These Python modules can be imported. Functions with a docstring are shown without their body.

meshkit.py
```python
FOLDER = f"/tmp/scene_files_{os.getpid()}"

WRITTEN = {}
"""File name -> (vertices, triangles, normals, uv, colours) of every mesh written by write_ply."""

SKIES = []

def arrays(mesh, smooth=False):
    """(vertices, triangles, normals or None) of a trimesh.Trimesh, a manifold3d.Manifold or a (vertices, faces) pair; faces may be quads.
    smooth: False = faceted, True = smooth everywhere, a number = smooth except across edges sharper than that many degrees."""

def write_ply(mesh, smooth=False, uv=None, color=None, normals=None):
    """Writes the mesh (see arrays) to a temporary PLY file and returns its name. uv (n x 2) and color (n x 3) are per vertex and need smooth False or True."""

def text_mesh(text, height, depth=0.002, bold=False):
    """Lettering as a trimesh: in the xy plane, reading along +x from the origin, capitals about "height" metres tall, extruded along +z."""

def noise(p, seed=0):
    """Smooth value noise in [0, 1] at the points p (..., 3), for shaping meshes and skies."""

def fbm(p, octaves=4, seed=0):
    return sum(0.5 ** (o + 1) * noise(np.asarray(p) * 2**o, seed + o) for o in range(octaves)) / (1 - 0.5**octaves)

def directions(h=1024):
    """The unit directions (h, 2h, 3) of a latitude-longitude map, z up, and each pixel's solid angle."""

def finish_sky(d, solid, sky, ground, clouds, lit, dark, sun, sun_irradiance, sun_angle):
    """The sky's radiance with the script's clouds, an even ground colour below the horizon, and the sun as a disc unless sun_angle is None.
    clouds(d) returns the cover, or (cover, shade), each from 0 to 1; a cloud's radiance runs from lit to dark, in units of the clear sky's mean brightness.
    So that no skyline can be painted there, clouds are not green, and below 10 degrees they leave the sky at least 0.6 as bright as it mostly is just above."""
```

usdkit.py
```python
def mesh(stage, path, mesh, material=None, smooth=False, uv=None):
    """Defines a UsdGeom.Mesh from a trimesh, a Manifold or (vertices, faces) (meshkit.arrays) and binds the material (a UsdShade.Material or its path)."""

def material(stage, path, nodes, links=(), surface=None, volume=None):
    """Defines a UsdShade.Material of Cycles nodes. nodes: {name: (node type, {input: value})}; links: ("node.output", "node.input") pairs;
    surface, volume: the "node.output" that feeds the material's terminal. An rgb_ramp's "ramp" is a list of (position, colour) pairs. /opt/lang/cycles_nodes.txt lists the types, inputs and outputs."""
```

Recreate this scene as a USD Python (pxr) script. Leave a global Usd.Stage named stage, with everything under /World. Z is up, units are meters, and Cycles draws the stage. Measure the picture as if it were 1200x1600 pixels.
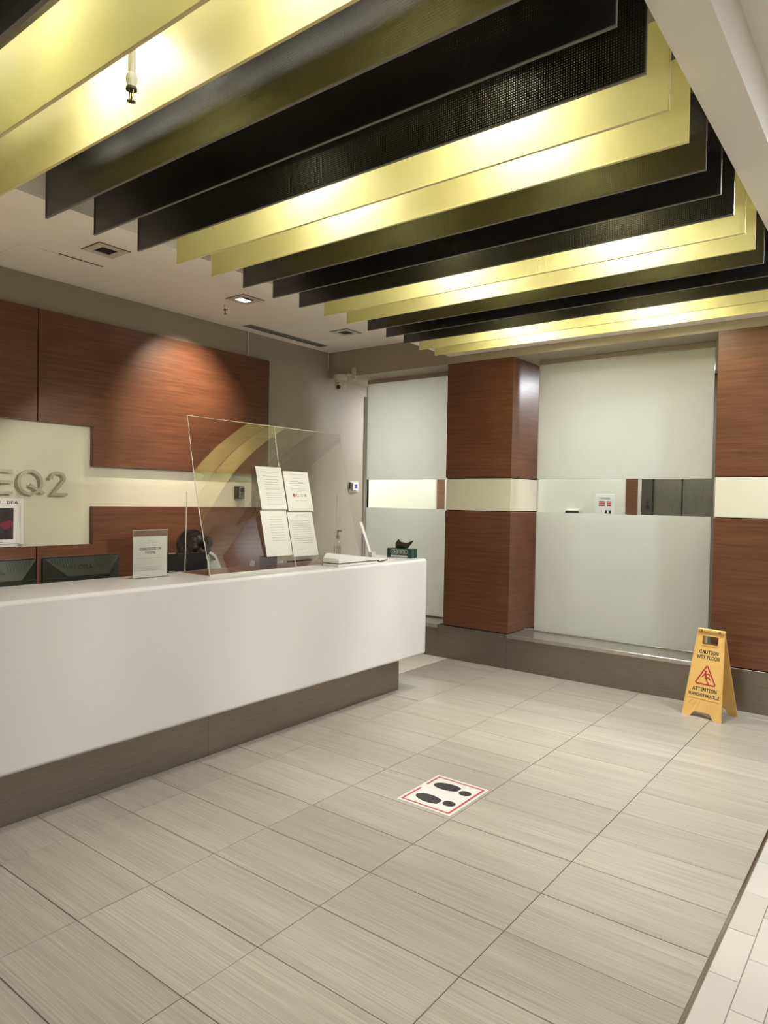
import math, random
import numpy as np, trimesh, manifold3d, usdkit, meshkit
from shapely.geometry import Polygon, Point, LineString
from shapely.ops import unary_union
from shapely import affinity
from pxr import Usd, UsdGeom, UsdLux, UsdShade, Sdf, Gf

random.seed(7); np.random.seed(7)
stage = Usd.Stage.CreateInMemory()
UsdGeom.SetStageUpAxis(stage, 'Z'); UsdGeom.SetStageMetersPerUnit(stage, 1.0)
UsdGeom.Xform.Define(stage, '/World'); UsdGeom.Scope.Define(stage, '/World/Looks')

# ---------------------------------------------------------------- camera (fitted to the floor tiles)
F, CX, CY, CZ, YAW, PITCH, ROLL = 1086.5165, 1.126, -2.5224, 1.5253, 0.6533, -0.0181, 0.0179
EXPOSURE = 0.0
fw = np.array([-math.sin(YAW) * math.cos(PITCH), math.cos(YAW) * math.cos(PITCH), math.sin(PITCH)])
r0 = np.array([math.cos(YAW), math.sin(YAW), 0]); u0 = np.cross(r0, fw)
rt = math.cos(ROLL) * r0 + math.sin(ROLL) * u0; up = -math.sin(ROLL) * r0 + math.cos(ROLL) * u0
cam = UsdGeom.Camera.Define(stage, '/World/camera')
cam.CreateHorizontalApertureAttr(36.0); cam.CreateVerticalApertureAttr(48.0)
cam.CreateFocalLengthAttr(36.0 * F / 1200); cam.CreateClippingRangeAttr((0.05, 200))
cam.CreateExposureAttr(EXPOSURE)
M = np.eye(4); M[0, :3] = rt; M[1, :3] = up; M[2, :3] = -fw; M[3, :3] = (CX, CY, CZ)
UsdGeom.Xformable(cam).AddTransformOp().Set(Gf.Matrix4d(*M.ravel().tolist()))

WARM = (1.0, 0.86, 0.66); NEUT = (1.0, 0.97, 0.87); DAY = (0.83, 0.93, 1.0); COOL = (0.90, 0.96, 1.0)
I_BAFFLE, I_STRIP, I_ROOM, I_WASH, I_LOBBY, I_SPOT, I_SIGN = 680.0, 22.0, 330.0, 6800.0, 310.0, 15000.0, 7500.0     # lamp radiances

# ---------------------------------------------------------------- materials
def mat(name, nodes, links=(), surface='p.BSDF'):
    return usdkit.material(stage, '/World/Looks/' + name, nodes, links, surface=surface)

def plain(name, c, rough=0.5, metal=0.0, **k):
    return mat(name, {'p': ('principled_bsdf', {'base_color': c, 'roughness': rough, 'metallic': metal, **k})})

def mottled(name, c1, c2, scale, rough=0.5, metal=0.0, bump=0.0, stretch=(1, 1, 1), detail=4.0, loc=(0, 0, 0), **k):
    n = {'g': ('geometry', {}), 'm': ('mapping', {'scale': stretch, 'location': loc}),
         'n': ('noise_texture', {'scale': scale, 'detail': detail, 'roughness': 0.6}),
         'r': ('rgb_ramp', {'ramp': [(0.0, c1), (0.32, c1), (0.68, c2), (1.0, c2)]}),
         'p': ('principled_bsdf', {'roughness': rough, 'metallic': metal, **k})}
    l = [('g.position', 'm.vector'), ('m.vector', 'n.vector'), ('n.fac', 'r.fac'), ('r.color', 'p.base_color')]
    if bump:
        n['b'] = ('bump', {'strength': bump, 'distance': 0.002}); l += [('n.fac', 'b.height'), ('b.normal', 'p.normal')]
    return mat(name, n, l)

def wood(name, loc):
    n = {'g': ('geometry', {}), 'm': ('mapping', {'scale': (1.1, 1.1, 26), 'location': loc}),
         'n': ('noise_texture', {'scale': 2.0, 'detail': 6.0, 'roughness': 0.62, 'distortion': 0.6}),
         'm2': ('mapping', {'scale': (3.0, 3.0, 170), 'location': loc}),
         'n2': ('noise_texture', {'scale': 2.0, 'detail': 3.0, 'roughness': 0.6}),
         'm3': ('mapping', {'scale': (2.2, 2.2, 2.2), 'location': loc}),
         'n3': ('noise_texture', {'scale': 1.0, 'detail': 2.0}),
         'r': ('rgb_ramp', {'ramp': [(0.0, (.085, .030, .014)), (0.35, (.120, .044, .021)), (0.55, (.165, .062, .030)), (0.75, (.215, .084, .042)), (1.0, (.255, .105, .055))]}),
         'x': ('mix', {'mix_type': 'multiply', 'fac': 0.45}),
         'r2': ('rgb_ramp', {'ramp': [(0.0, (.45, .40, .38)), (0.4, (.8, .8, .8)), (0.6, (1, 1, 1)), (1.0, (1.1, 1.1, 1.1))]}),
         'y': ('mix', {'mix_type': 'multiply', 'fac': 0.35}),
         'r3': ('rgb_ramp', {'ramp': [(0.3, (.6, .6, .6)), (0.7, (1.1, 1.1, 1.1))]}),
         'b': ('bump', {'strength': 0.08, 'distance': 0.001}),
         'p': ('principled_bsdf', {'roughness': 0.36, 'specular_ior_level': 0.5})}
    l = [('g.position', 'm.vector'), ('g.position', 'm2.vector'), ('g.position', 'm3.vector'), ('m.vector', 'n.vector'), ('m2.vector', 'n2.vector'), ('m3.vector', 'n3.vector'),
         ('n.fac', 'r.fac'), ('r.color', 'x.color1'), ('n2.fac', 'r2.fac'), ('r2.color', 'x.color2'), ('x.color', 'y.color1'), ('n3.fac', 'r3.fac'), ('r3.color', 'y.color2'),
         ('y.color', 'p.base_color'), ('n2.fac', 'b.height'), ('b.normal', 'p.normal')]
    return mat(name, n, l)

def tile_mat(name, loc, k):
    c = lambda v: (v[0] * k * .98, v[1] * k * 1.02, v[2] * k * 1.06)
    n = {'g': ('geometry', {}), 'm': ('mapping', {'scale': (2.0, 165, 1), 'location': loc}),
         'n': ('noise_texture', {'scale': 1.0, 'detail': 4.0, 'roughness': 0.7}),
         'm2': ('mapping', {'scale': (0.7, 14, 1), 'location': loc}),
         'n2': ('noise_texture', {'scale': 1.0, 'detail': 2.0}),
         'a': ('math', {'math_type': 'multiply_add', 'value2': 0.76, 'value3': 0.0}), 'a2': ('math', {'math_type': 'multiply_add', 'value2': 0.24}),
         'r': ('rgb_ramp', {'ramp': [(0.0, c((.22, .182, .142))), (0.36, c((.29, .246, .197))), (0.5, c((.36, .312, .256))), (0.64, c((.435, .383, .32))), (1.0, c((.52, .465, .395)))]}),
         'b': ('bump', {'strength': 0.10, 'distance': 0.001}),
         'p': ('principled_bsdf', {'roughness': 0.34, 'specular_ior_level': 0.5})}
    l = [('g.position', 'm.vector'), ('g.position', 'm2.vector'), ('m.vector', 'n.vector'), ('m2.vector', 'n2.vector'), ('n.fac', 'a.value1'), ('n2.fac', 'a2.value1'), ('a.value', 'a2.value3'),
         ('a2.value', 'r.fac'), ('r.color', 'p.base_color'), ('n.fac', 'b.height'), ('b.normal', 'p.normal')]
    return mat(name, n, l)

def mesh_sheet(name, c, rough, clear, trans=0.0, tc=(0, 0, 0), spec=0.5):
    """Perforated sheet metal: a square grid of tiny holes."""
    n = {'g': ('geometry', {}), 's': ('separate_xyz', {}), 'c': ('combine_xyz', {}),
         'v': ('voronoi_texture', {'dimensions': '2D', 'scale': 125.0, 'randomness': 0.0}),
         'lt': ('math', {'math_type': 'less_than', 'value2': 0.22}), 'k': ('math', {'math_type': 'multiply', 'value2': clear}),
         'p': ('principled_bsdf', {'base_color': c, 'roughness': rough, 'specular_ior_level': spec}),
         't': ('transparent_bsdf', {}), 'x': ('mix_closure', {})}
    l = [('g.position', 's.vector'), ('s.x', 'c.x'), ('s.z', 'c.y'), ('c.vector', 'v.vector'), ('v.distance', 'lt.value1'), ('lt.value', 'k.value1'),
         ('k.value', 'x.fac'), ('t.BSDF', 'x.closure2')]
    if trans:
        n['tr'] = ('translucent_bsdf', {'color': tc}); n['y'] = ('mix_closure', {'fac': trans})
        l += [('p.BSDF', 'y.closure1'), ('tr.BSDF', 'y.closure2'), ('y.closure', 'x.closure1')]
    else:
        l += [('p.BSDF', 'x.closure1')]
    return mat(name, n, l, 'x.closure')

def frosted(name, tint, trans, rough):
    n = {'d': ('diffuse_bsdf', {'color': tint}), 't': ('translucent_bsdf', {'color': tint}), 'x': ('mix_closure', {'fac': trans}),
         'g': ('glossy_bsdf', {'color': (1, 1, 1), 'roughness': rough}), 'f': ('fresnel', {'IOR': 1.42}), 'y': ('mix_closure', {})}
    return mat(name, n, [('d.BSDF', 'x.closure1'), ('t.BSDF', 'x.closure2'), ('x.closure', 'y.closure1'), ('g.BSDF', 'y.closure2'), ('f.fac', 'y.fac')], 'y.closure')

def pane(name, tint, ior=1.45, rough=0.0):
    n = {'t': ('transparent_bsdf', {'color': tint}), 'g': ('glossy_bsdf', {'color': (1, 1, 1), 'roughness': rough}), 'f': ('fresnel', {'IOR': ior}), 'y': ('mix_closure', {}),
         'ge': ('geometry', {}), 'a': ('math', {'math_type': 'subtract', 'value1': 1.0}), 'k': ('math', {'math_type': 'multiply'})}
    return mat(name, n, [('t.BSDF', 'y.closure1'), ('g.BSDF', 'y.closure2'), ('ge.backfacing', 'a.value2'), ('a.value', 'k.value1'), ('f.fac', 'k.value2'), ('k.value', 'y.fac')], 'y.closure')

def glow(name, c, s):
    return mat(name, {'e': ('emission', {'color': c, 'strength': s})}, surface='e.emission')

L = {}
L['ceil'] = mottled('ceiling_paint', (.86, .80, .73), (.88, .82, .75), 3.0, .75)
L['recess'] = plain('dark_recess_paint', (.15, .135, .11), .8)
L['wallp'] = mottled('beige_paint', (.36, .315, .245), (.38, .33, .26), 2.0, .6)
L['soffit'] = mottled('soffit_paint', (.36, .305, .235), (.38, .325, .25), 2.0, .6)
L['cream'] = mottled('cream_paint', (.70, .67, .59), (.73, .70, .62), 2.0, .6)
L['bandglass'] = plain('cream_back_painted_glass', (.72, .68, .55), .12)
L['bandcream'] = plain('cream_column_band', (.82, .78, .63), .22)
L['wood'] = [wood('dark_red_wood_%d' % i, (i * 3.7, i * 1.9, i * 5.3)) for i in range(5)]
L['corian'] = plain('white_solid_surface', (.67, .665, .65), .22)
L['steel'] = mottled('brushed_steel', (.24, .215, .175), (.29, .26, .215), 3.0, .36, 0.9, 0.02, (2, 2, 60))
L['chrome'] = plain('polished_steel', (.62, .60, .56), .18, 1.0)
L['trimmetal'] = plain('dark_bronze_trim', (.10, .085, .065), .35, 0.8)
L['ledge'] = plain('ledge_metal', (.50, .48, .43), .25, 0.75)
L['tile'] = [tile_mat('striped_grey_tile_%d' % i, (i * 2.31, i * 7.7, 0), k) for i, k in enumerate((1.0, 0.95, 1.04, 0.98))]
L['wtile'] = [plain('ivory_tile_%d' % i, c, .30) for i, c in enumerate(((.53, .50, .45), (.56, .525, .475), (.50, .475, .425)))]
L['stile'] = [mottled('pale_stone_tile_%d' % i, (.62, .58, .50), (.70, .66, .58), 4.0, .35, loc=(i, i, 0)) for i in range(2)]
L['grout'] = plain('dark_grout', (.085, .066, .046), .9)
L['wgrout'] = plain('tan_grout', (.30, .26, .20), .9)
L['black'] = mesh_sheet('black_perforated_metal', (.008, .007, .007), .36, .45, spec=1.3)
L['yellow'] = mesh_sheet('yellow_perforated_metal', (.85, .79, .43), .5, .05, .50, (.95, .93, .56))
L['blackedge'] = plain('grey_cut_edge', (.17, .155, .135), .5)
L['yellowedge'] = plain('pale_yellow_cut_edge', (.74, .64, .30), .5)
L['frost'] = frosted('frosted_film_glass', (.93, .94, .88), .66, .2)
L['clear'] = pane('clear_strip_glass', (.95, .97, .94))
L['acrylic'] = pane('clear_acrylic', (.975, .975, .96), 2.35)
L['acedge'] = plain('bright_acrylic_edge', (.72, .70, .62), .2, transmission_weight=0.25)
L['acbase'] = pane('acrylic_foot', (.86, .74, .66), 1.5)
L['paper'] = plain('white_paper', (.62, .615, .57), .6)
L['sleeve'] = pane('plastic_sleeve', (.96, .96, .95), 1.35, .1)
L['ink'] = plain('black_ink', (.03, .03, .03), .6)
L['grey'] = plain('grey_print', (.33, .33, .31), .6)
L['red'] = plain('red_print', (.46, .04, .05), .5)
L['white'] = plain('white_plastic', (.78, .77, .73), .35)
L['ivory'] = plain('ivory_plastic', (.62, .57, .48), .4)
L['blackp'] = plain('black_plastic', (.012, .012, .012), .35)
L['monitor'] = plain('dark_olive_plastic', (.024, .028, .017), .45)
L['monrib'] = plain('monitor_vent_rib', (.05, .055, .042), .5)
L['brass'] = plain('champagne_metal', (.40, .37, .29), .45, .35)
L['signy'] = mottled('yellow_sign_plastic', (.80, .49, .15), (.84, .53, .17), 8.0, .42)
L['sticker'] = plain('white_vinyl', (.64, .62, .59), .4)
L['darkgrey'] = plain('dark_footprint_print', (.03, .027, .028), .5)
L['hair'] = mottled('dark_brown_hair', (.008, .005, .005), (.022, .014, .012), 60.0, .5, stretch=(1, 1, .2))
L['skin'] = plain('skin', (.30, .17, .12), .5, subsurface_weight=0.1)
L['shirt'] = plain('white_shirt', (.80, .79, .76), .75)
L['gold'] = plain('gold_braid', (.50, .33, .08), .45)
L['trouser'] = plain('dark_trousers', (.02, .02, .025), .8)
L['green'] = plain('dark_green_card', (.010, .052, .043), .45)
L['blackbag'] = plain('crumpled_dark_tissue', (.022, .018, .010), .4)
L['lens'] = glow('lamp_lens', (1, .93, .82), 24.0)
L['lcd'] = glow('blue_screen', (.16, .16, .62), 0.9)
L['void'] = plain('dark_recess', (.012, .011, .01), .6)
L['elev'] = mottled('elevator_steel', (.20, .185, .15), (.25, .23, .19), 2.0, .3, .8, stretch=(40, 2, 2))
L['elevd'] = plain('elevator_dark_steel', (.11, .095, .08), .35, .7)
L['photo'] = mottled('dark_photo_print', (.022, .018, .018), (.055, .04, .038), 9.0, .3)
L['photor'] = plain('crimson_photo_print', (.20, .03, .045), .3)
L['brown'] = plain('brown_cap', (.10, .055, .03), .4)

# ---------------------------------------------------------------- geometry helpers
def numbered(path):
    k, p = 0, path
    while stage.GetPrimAtPath(p):
        k += 1; p = f'{path}_{k:03d}'
    return p

def setd(o, label=None, cat=None, group=None, kind=None):
    for a, b in (('label', label), ('category', cat), ('group', group), ('kind', kind)):
        if b: o.SetCustomDataByKey(a, b)
    return o

def thing(name, label=None, cat=None, loc=(0, 0, 0), rz=0.0, group=None, kind=None):
    x = UsdGeom.Xform.Define(stage, numbered('/World/' + name))
    x.AddTranslateOp().Set(Gf.Vec3d(*map(float, loc))); x.AddRotateZOp().Set(float(rz))
    return setd(x.GetPrim(), label, cat, group, kind)

def obj(name, m, material, parent=None, smooth=False, label=None, **k):
    base = str(parent.GetPath()) if parent else '/World'
    if isinstance(m, list): m = trimesh.util.concatenate(m)
    o = usdkit.mesh(stage, numbered(base + '/' + name), m, material, smooth=smooth).GetPrim()
    return setd(o, label, **k)

def box(x0, x1, y0, y1, z0, z1, c=0.0):
    xs, ys, zs = sorted((x0, x1)), sorted((y0, y1)), sorted((z0, z1))
    if not c:
        return trimesh.creation.box(bounds=[[xs[0], ys[0], zs[0]], [xs[1], ys[1], zs[1]]])
    c = min(c, .49 * (xs[1] - xs[0]), .49 * (ys[1] - ys[0]), .49 * (zs[1] - zs[0]))
    pts = [(xs[i] + (c if i == 0 else -c) * (a != 0), ys[j] + (c if j == 0 else -c) * (a != 1), zs[k] + (c if k == 0 else -c) * (a != 2))
           for i in (0, 1) for j in (0, 1) for k in (0, 1) for a in range(3)]
    return trimesh.convex.convex_hull(np.array(pts))

def rbox(x0, x1, y0, y1, z0, z1, r, seg=20):
    s = manifold3d.Manifold.sphere(r, seg)
    m = manifold3d.Manifold.batch_hull([s.translate((x, y, z)) for x in (x0 + r, x1 - r) for y in (y0 + r, y1 - r) for z in (z0 + r, z1 - r)]).to_mesh()
    return trimesh.Trimesh(m.vert_properties[:, :3], m.tri_verts, process=True)

def sbox(x0, x1, y0, y1):
    return Polygon([(x0, y0), (x1, y0), (x1, y1), (x0, y1)])

def cyl(p0, p1, r, sec=20, r2=None):
    p0, p1 = np.array(p0, float), np.array(p1, float); d = p1 - p0; h = np.linalg.norm(d)
    m = trimesh.creation.revolve([(0, 0), (r, 0), (r if r2 is None else r2, h), (0, h)], sections=sec)
    m.apply_transform(trimesh.geometry.align_vectors([0, 0, 1], d / h)); m.apply_translation(p0); return m

def lathe(prof, loc=(0, 0, 0), sec=28):
    m = trimesh.creation.revolve(prof, sections=sec); m.apply_translation(loc); return m

def extr(poly, d):
    return trimesh.util.concatenate([trimesh.creation.extrude_polygon(g, d, engine='earcut') for g in getattr(poly, 'geoms', [poly]) if g.area > 0])

def frame(m, o, a, b):
    """Puts a mesh made in xy (+z out) at o with x along a and y along b."""
    a, b = np.array(a, float), np.array(b, float); T = np.eye(4); T[:3, 0] = a; T[:3, 1] = b; T[:3, 2] = np.cross(a, b); T[:3, 3] = o
    m = m.copy(); m.apply_transform(T); return m

def text(s, h, width=None, bold=False, centre=True, depth=.0006):
    m = meshkit.text_mesh(s, h, depth, bold)
    if width: m.apply_scale([width / m.extents[0], 1, 1])
    if centre: m.apply_translation([-m.bounds[:, 0].mean(), 0, 0])
    return m

X, Y, Z = np.eye(3)
WALL_L = dict(a=Y, b=Z)          # in-plane axes of a face looking +x
WALL_F = dict(a=X, b=Z)          # ... of a face looking -y

# ================================================================ the setting
CEIL, SOF, STEEL, B0, B1 = 3.12, 2.84, .315, 1.433, 1.74
YF, YG, XL = 3.19, 3.52, -4.04      # column faces, glass plane, left wall

fl = thing('floor', kind='structure')
obj('grout_bed', box(-2.44, .607, -2.6, 3.19, -.06, -.004), L['grout'], fl)
obj('grout_bed', box(.607, 1.56, -2.6, 3.19, -.06, -.0035), L['wgrout'], fl)
obj('grout_bed', box(-4.04, -2.44, -2.6, 5.0, -.06, -.004), L['wgrout'], fl)
obj('plain_floor', box(-6.6, 4.0, 3.19, 5.05, -.08, -.06 + .055), L['stile'][0], fl)
obj('plain_floor', box(1.56, 4.0, -6.0, 3.19, -.06, -.001), L['wtile'][0], fl)
obj('plain_floor', box(-4.04, 1.56, -6.0, -2.6, -.06, -.001), L['tile'][0], fl)
def tile(x0, x1, y0, y1, g, m, h=0.0, name='floor_tile'):
    x0, x1, y0, y1, e = x0 + g, x1 - g, y0 + g, y1 - g, .0012
    v = np.array([(x0, y0, -.01), (x1, y0, -.01), (x1, y1, -.01), (x0, y1, -.01), (x0, y0, h - .0012), (x1, y0, h - .0012), (x1, y1, h - .0012), (x0, y1, h - .0012),
                  (x0 + e, y0 + e, h), (x1 - e, y0 + e, h), (x1 - e, y1 - e, h), (x0 + e, y1 - e, h)])
    obj(name, trimesh.convex.convex_hull(v), m, fl)
for i in range(5):
    for j in range(-8, 11):
        x0, y0 = -2.44 + .61 * i, .305 * j
        tile(x0, min(x0 + .61, .6085), y0, min(y0 + .305, 3.19), .0016, L['tile'][random.randrange(4)], random.uniform(-.0004, .0004))
for i in range(8):
    x0 = .6215 + .0925 * i
    for j in range(-5, 11):
        y0 = .526 + .298 * (j - 0.0) - .149 * (i % 2)
        if y0 + .298 > 3.2: continue
        tile(x0, x0 + .0925, y0, y0 + .298, .0013, L['wtile'][random.randrange(3)], random.uniform(-.0003, .0003))
for i in range(3):
    for j in range(7):
        tile(-4.04 + .533 * i, -4.04 + .533 * (i + 1), -.9 + .6 * j, -.9 + .6 * (j + 1), .0018, L['stile'][(i + j) % 2])
tr = thing('trim_1', kind='structure')
obj('edge_strip', box(.6075, .6090, -2.6, 3.18, -.01, .0008), L['chrome'], tr)
obj('edge_strip', box(.6095, .6165, -2.6, 3.18, -.01, .0004), L['chrome'], tr)
obj('edge_strip', box(.6185, .6200, -2.6, 3.18, -.01, .0008), L['chrome'], tr)

ce = thing('ceiling', kind='structure')
obj('ceiling_slab', box(-4.04, 4.0, -6.0, 3.19, CEIL, CEIL + .12), L['ceil'], ce)
def prism(pts, z0, z1):
    m = extr(Polygon(pts), z1 - z0); m.apply_translation([0, 0, z0]); return m
ZR = 2.91                                                       # underside of the dropped frame around the baffles
obj('dropped_frame', prism([(-2.285, -2.2), (-2.12, -2.2), (-2.345, 3.19), (-2.482, 3.19)], ZR, CEIL), L['ceil'], ce)
obj('dropped_frame', box(.497, .642, -2.2, 3.19, ZR, CEIL), L['ceil'], ce)
obj('dropped_frame', prism([(-2.345, 3.06), (.497, 3.06), (.497, 3.19), (-2.345, 3.19)], ZR, CEIL), L['ceil'], ce)
obj('dropped_frame', box(-2.12, .497, -2.2, -2.05, ZR, CEIL), L['ceil'], ce)
obj('recess_panel', prism([(-2.118, -2.048), (.495, -2.048), (.495, 3.058), (-2.32, 3.058)], CEIL - .012, CEIL), L['recess'], ce)
# access hatch outline
for (a, b) in (((-3.415, -.14), (-3.465, .14)),):
    obj('hatch_joint', box(-3.445, -3.435, -.16, .15, CEIL - .002, CEIL + .01), L['void'], ce)
obj('hatch_panel', box(-3.75, -3.447, -.40, .15, CEIL - .003, CEIL + .01), L['ceil'], ce)

wf = thing('wall_far', kind='structure')
obj('bulkhead', box(-4.04, 4.0, YF, 5.0, SOF, CEIL + .1), L['soffit'], wf)
obj('wall_end', box(1.0, 4.0, YF, YF + .4, 0, SOF), L['wallp'], wf)
obj('lobby_wall', box(-6.6, -3.76, 5.0, 5.1, 0, SOF), L['cream'], wf)
obj('lobby_wall', box(-3.66, -1.35, 5.0, 5.1, 0, SOF), L['cream'], wf)
obj('wood_panel', box(-3.76, -3.66, 4.97, 5.1, 0, SOF), L['wood'][1], wf)
obj('wood_panel', box(-1.35, -1.23, 4.97, 5.1, 0, SOF), L['wood'][2], wf)
obj('door_reveal', box(-1.23, -1.19, 4.99, 5.1, 0, SOF), L['ivory'], wf)
obj('lobby_wall', box(-.42, 1.2, 5.0, 5.1, 0, SOF), L['wood'][0], wf)
obj('lobby_wall', box(1.2, 1.3, 3.4, 5.1, 0, SOF), L['cream'], wf)
obj('lobby_wall', box(-6.6, -6.5, 3.9, 5.1, 0, SOF), L['cream'], wf)
obj('lobby_wall', box(-6.6, -4.04, 3.86, 3.92, 0, SOF), L['cream'], wf)
obj('lobby_ceiling', box(-6.6, -4.04, 3.9, 5.1, SOF, SOF + .1), L['ceil'], wf)
d1 = thing('door_1', 'dark steel elevator door seen through the clear glass strip', kind='structure')
obj('jamb', box(-1.19, -1.08, 4.985, 5.1, 0, SOF), L['elevd'], d1)
obj('door_leaf', box(-1.08, -.80, 5.03, 5.1, 0, SOF), L['elev'], d1)
obj('door_leaf', box(-.795, -.42, 5.05, 5.1, 0, SOF), L['elev'], d1)
obj('call_button', cyl((-1.125, 4.985, 1.545), (-1.125, 4.975, 1.545), .012), L['blackp'], d1)
obj('call_button', cyl((-1.125, 4.985, 1.495), (-1.125, 4.975, 1.495), .016), L['blackp'], d1)

wl = thing('wall_left', kind='structure')
obj('wall_slab', box(XL - .1, XL, -6.0, 3.92, 0, CEIL), L['wallp'], wl)
# cream glass behind the signage with two stepped wood claddings
obj('glass_cladding', box(XL, XL + .012, -1.8, 2.08, .9, 2.6), L['bandglass'], wl)
XP = -3.98
def clad(poly, m, name='wood_panel'):
    g = Polygon(poly).buffer(-.0015)
    e = extr(g, XP - XL - .012); obj(name, frame(e, (XL + .012, 0, 0), Y, Z), m, wl)
UT = 2.872
clad([(-1.0, 2.053), (-.031, 2.053), (-.031, UT), (-1.0, UT)], L['wood'][3])
clad([(-.026, 2.053), (.407, 2.053), (.407, 1.745), (2.247, 1.745), (2.247, UT), (-.026, UT)], L['wood'][0])
clad([(-1.8, 0.05), (-.031, 0.05), (-.031, 1.137), (-1.8, 1.137)], L['wood'][2])
clad([(-.026, 0.05), (2.247, 0.05), (2.247, 1.431), (.407, 1.431), (.407, 1.137), (-.026, 1.137)], L['wood'][1])
clad([(-1.8, 2.053), (-1.005, 2.053), (-1.005, UT), (-1.8, UT)], L['wood'][2])
wr = thing('wall_right', kind='structure'); obj('wall_slab', box(4.0, 4.1, -6.0, 3.6, 0, CEIL), L['wallp'], wr)
wb = thing('wall_back', kind='structure'); obj('wall_slab', box(-4.14, 4.1, -6.1, -6.0, 0, CEIL), L['cream'], wb)

# steel base, ledges and glass screens along the far wall
bs = thing('baseboard_far', kind='structure')
def sheet(x0, x1): return box(x0, x1, YF - .004, YF + .006, 0, STEEL - .002, .001)
for a, b in ((-3.755, -2.56), (-2.558, -1.812), (-1.81, -.115), (-.113, 1.0)):
    obj('steel_panel', sheet(a, b), L['steel'], bs)
obj('plinth', box(-3.755, 1.0, YF + .007, YG + .12, 0, .280), L['wallp'], bs)
def screen(n, x0, x1, ztop, label):
    w = thing(f'window_{n}', label, kind='structure')
    t = .006
    obj('frosted_pane', box(x0, x1, YG - t, YG + t, STEEL + .003, B0, .001), L['frost'], w)
    obj('clear_pane', box(x0, x1, YG - t, YG + t, B0, B1), L['clear'], w)
    obj('frosted_pane', box(x0, x1, YG - t, YG + t, B1, ztop, .001), L['frost'], w)
    obj('glass_edge', box(x0 - .004, x0, YG - t, YG + t, STEEL + .003, ztop), L['acedge'], w)
    return w
w1 = screen(1, -3.75, -2.5, 2.80, 'left frosted glass screen with a clear strip at eye level')
w2 = screen(2, -1.695, -.185, 2.79, 'large frosted glass screen between the two wood columns')
for w, a, b in ((w1, -3.755, -2.56), (w2, -1.81, -.115)):
    obj('ledge', box(a, b, YF - .004, YG + .12, STEEL - .03, STEEL, .002), L['ledge'], w)
    obj('ledge_nose', box(a, b, YF - .016, YF - .004, STEEL - .032, STEEL + .002, .002), L['ledge'], w)
    obj('base_channel', box(a, b, YG - .012, YG + .012, STEEL, STEEL + .012, .002), L['ledge'], w)
obj('head_channel', box(-1.695, -.185, YG - .012, YG + .012, 2.80, SOF, .002), L['soffit'], w2)
obj('head_channel', box(-3.75, -2.5, YG - .012, YG + .012, 2.80, SOF, .002), L['soffit'], w1)
obj('edge_post', box(-.165, -.135, YG - .01, YG + .01, STEEL, 1.86, .003), L['chrome'], w2)
obj('edge_post', box(-3.79, -3.757, YG - .03, YG + .012, STEEL, 2.66, .003), L['sticker'], w1)

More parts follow.
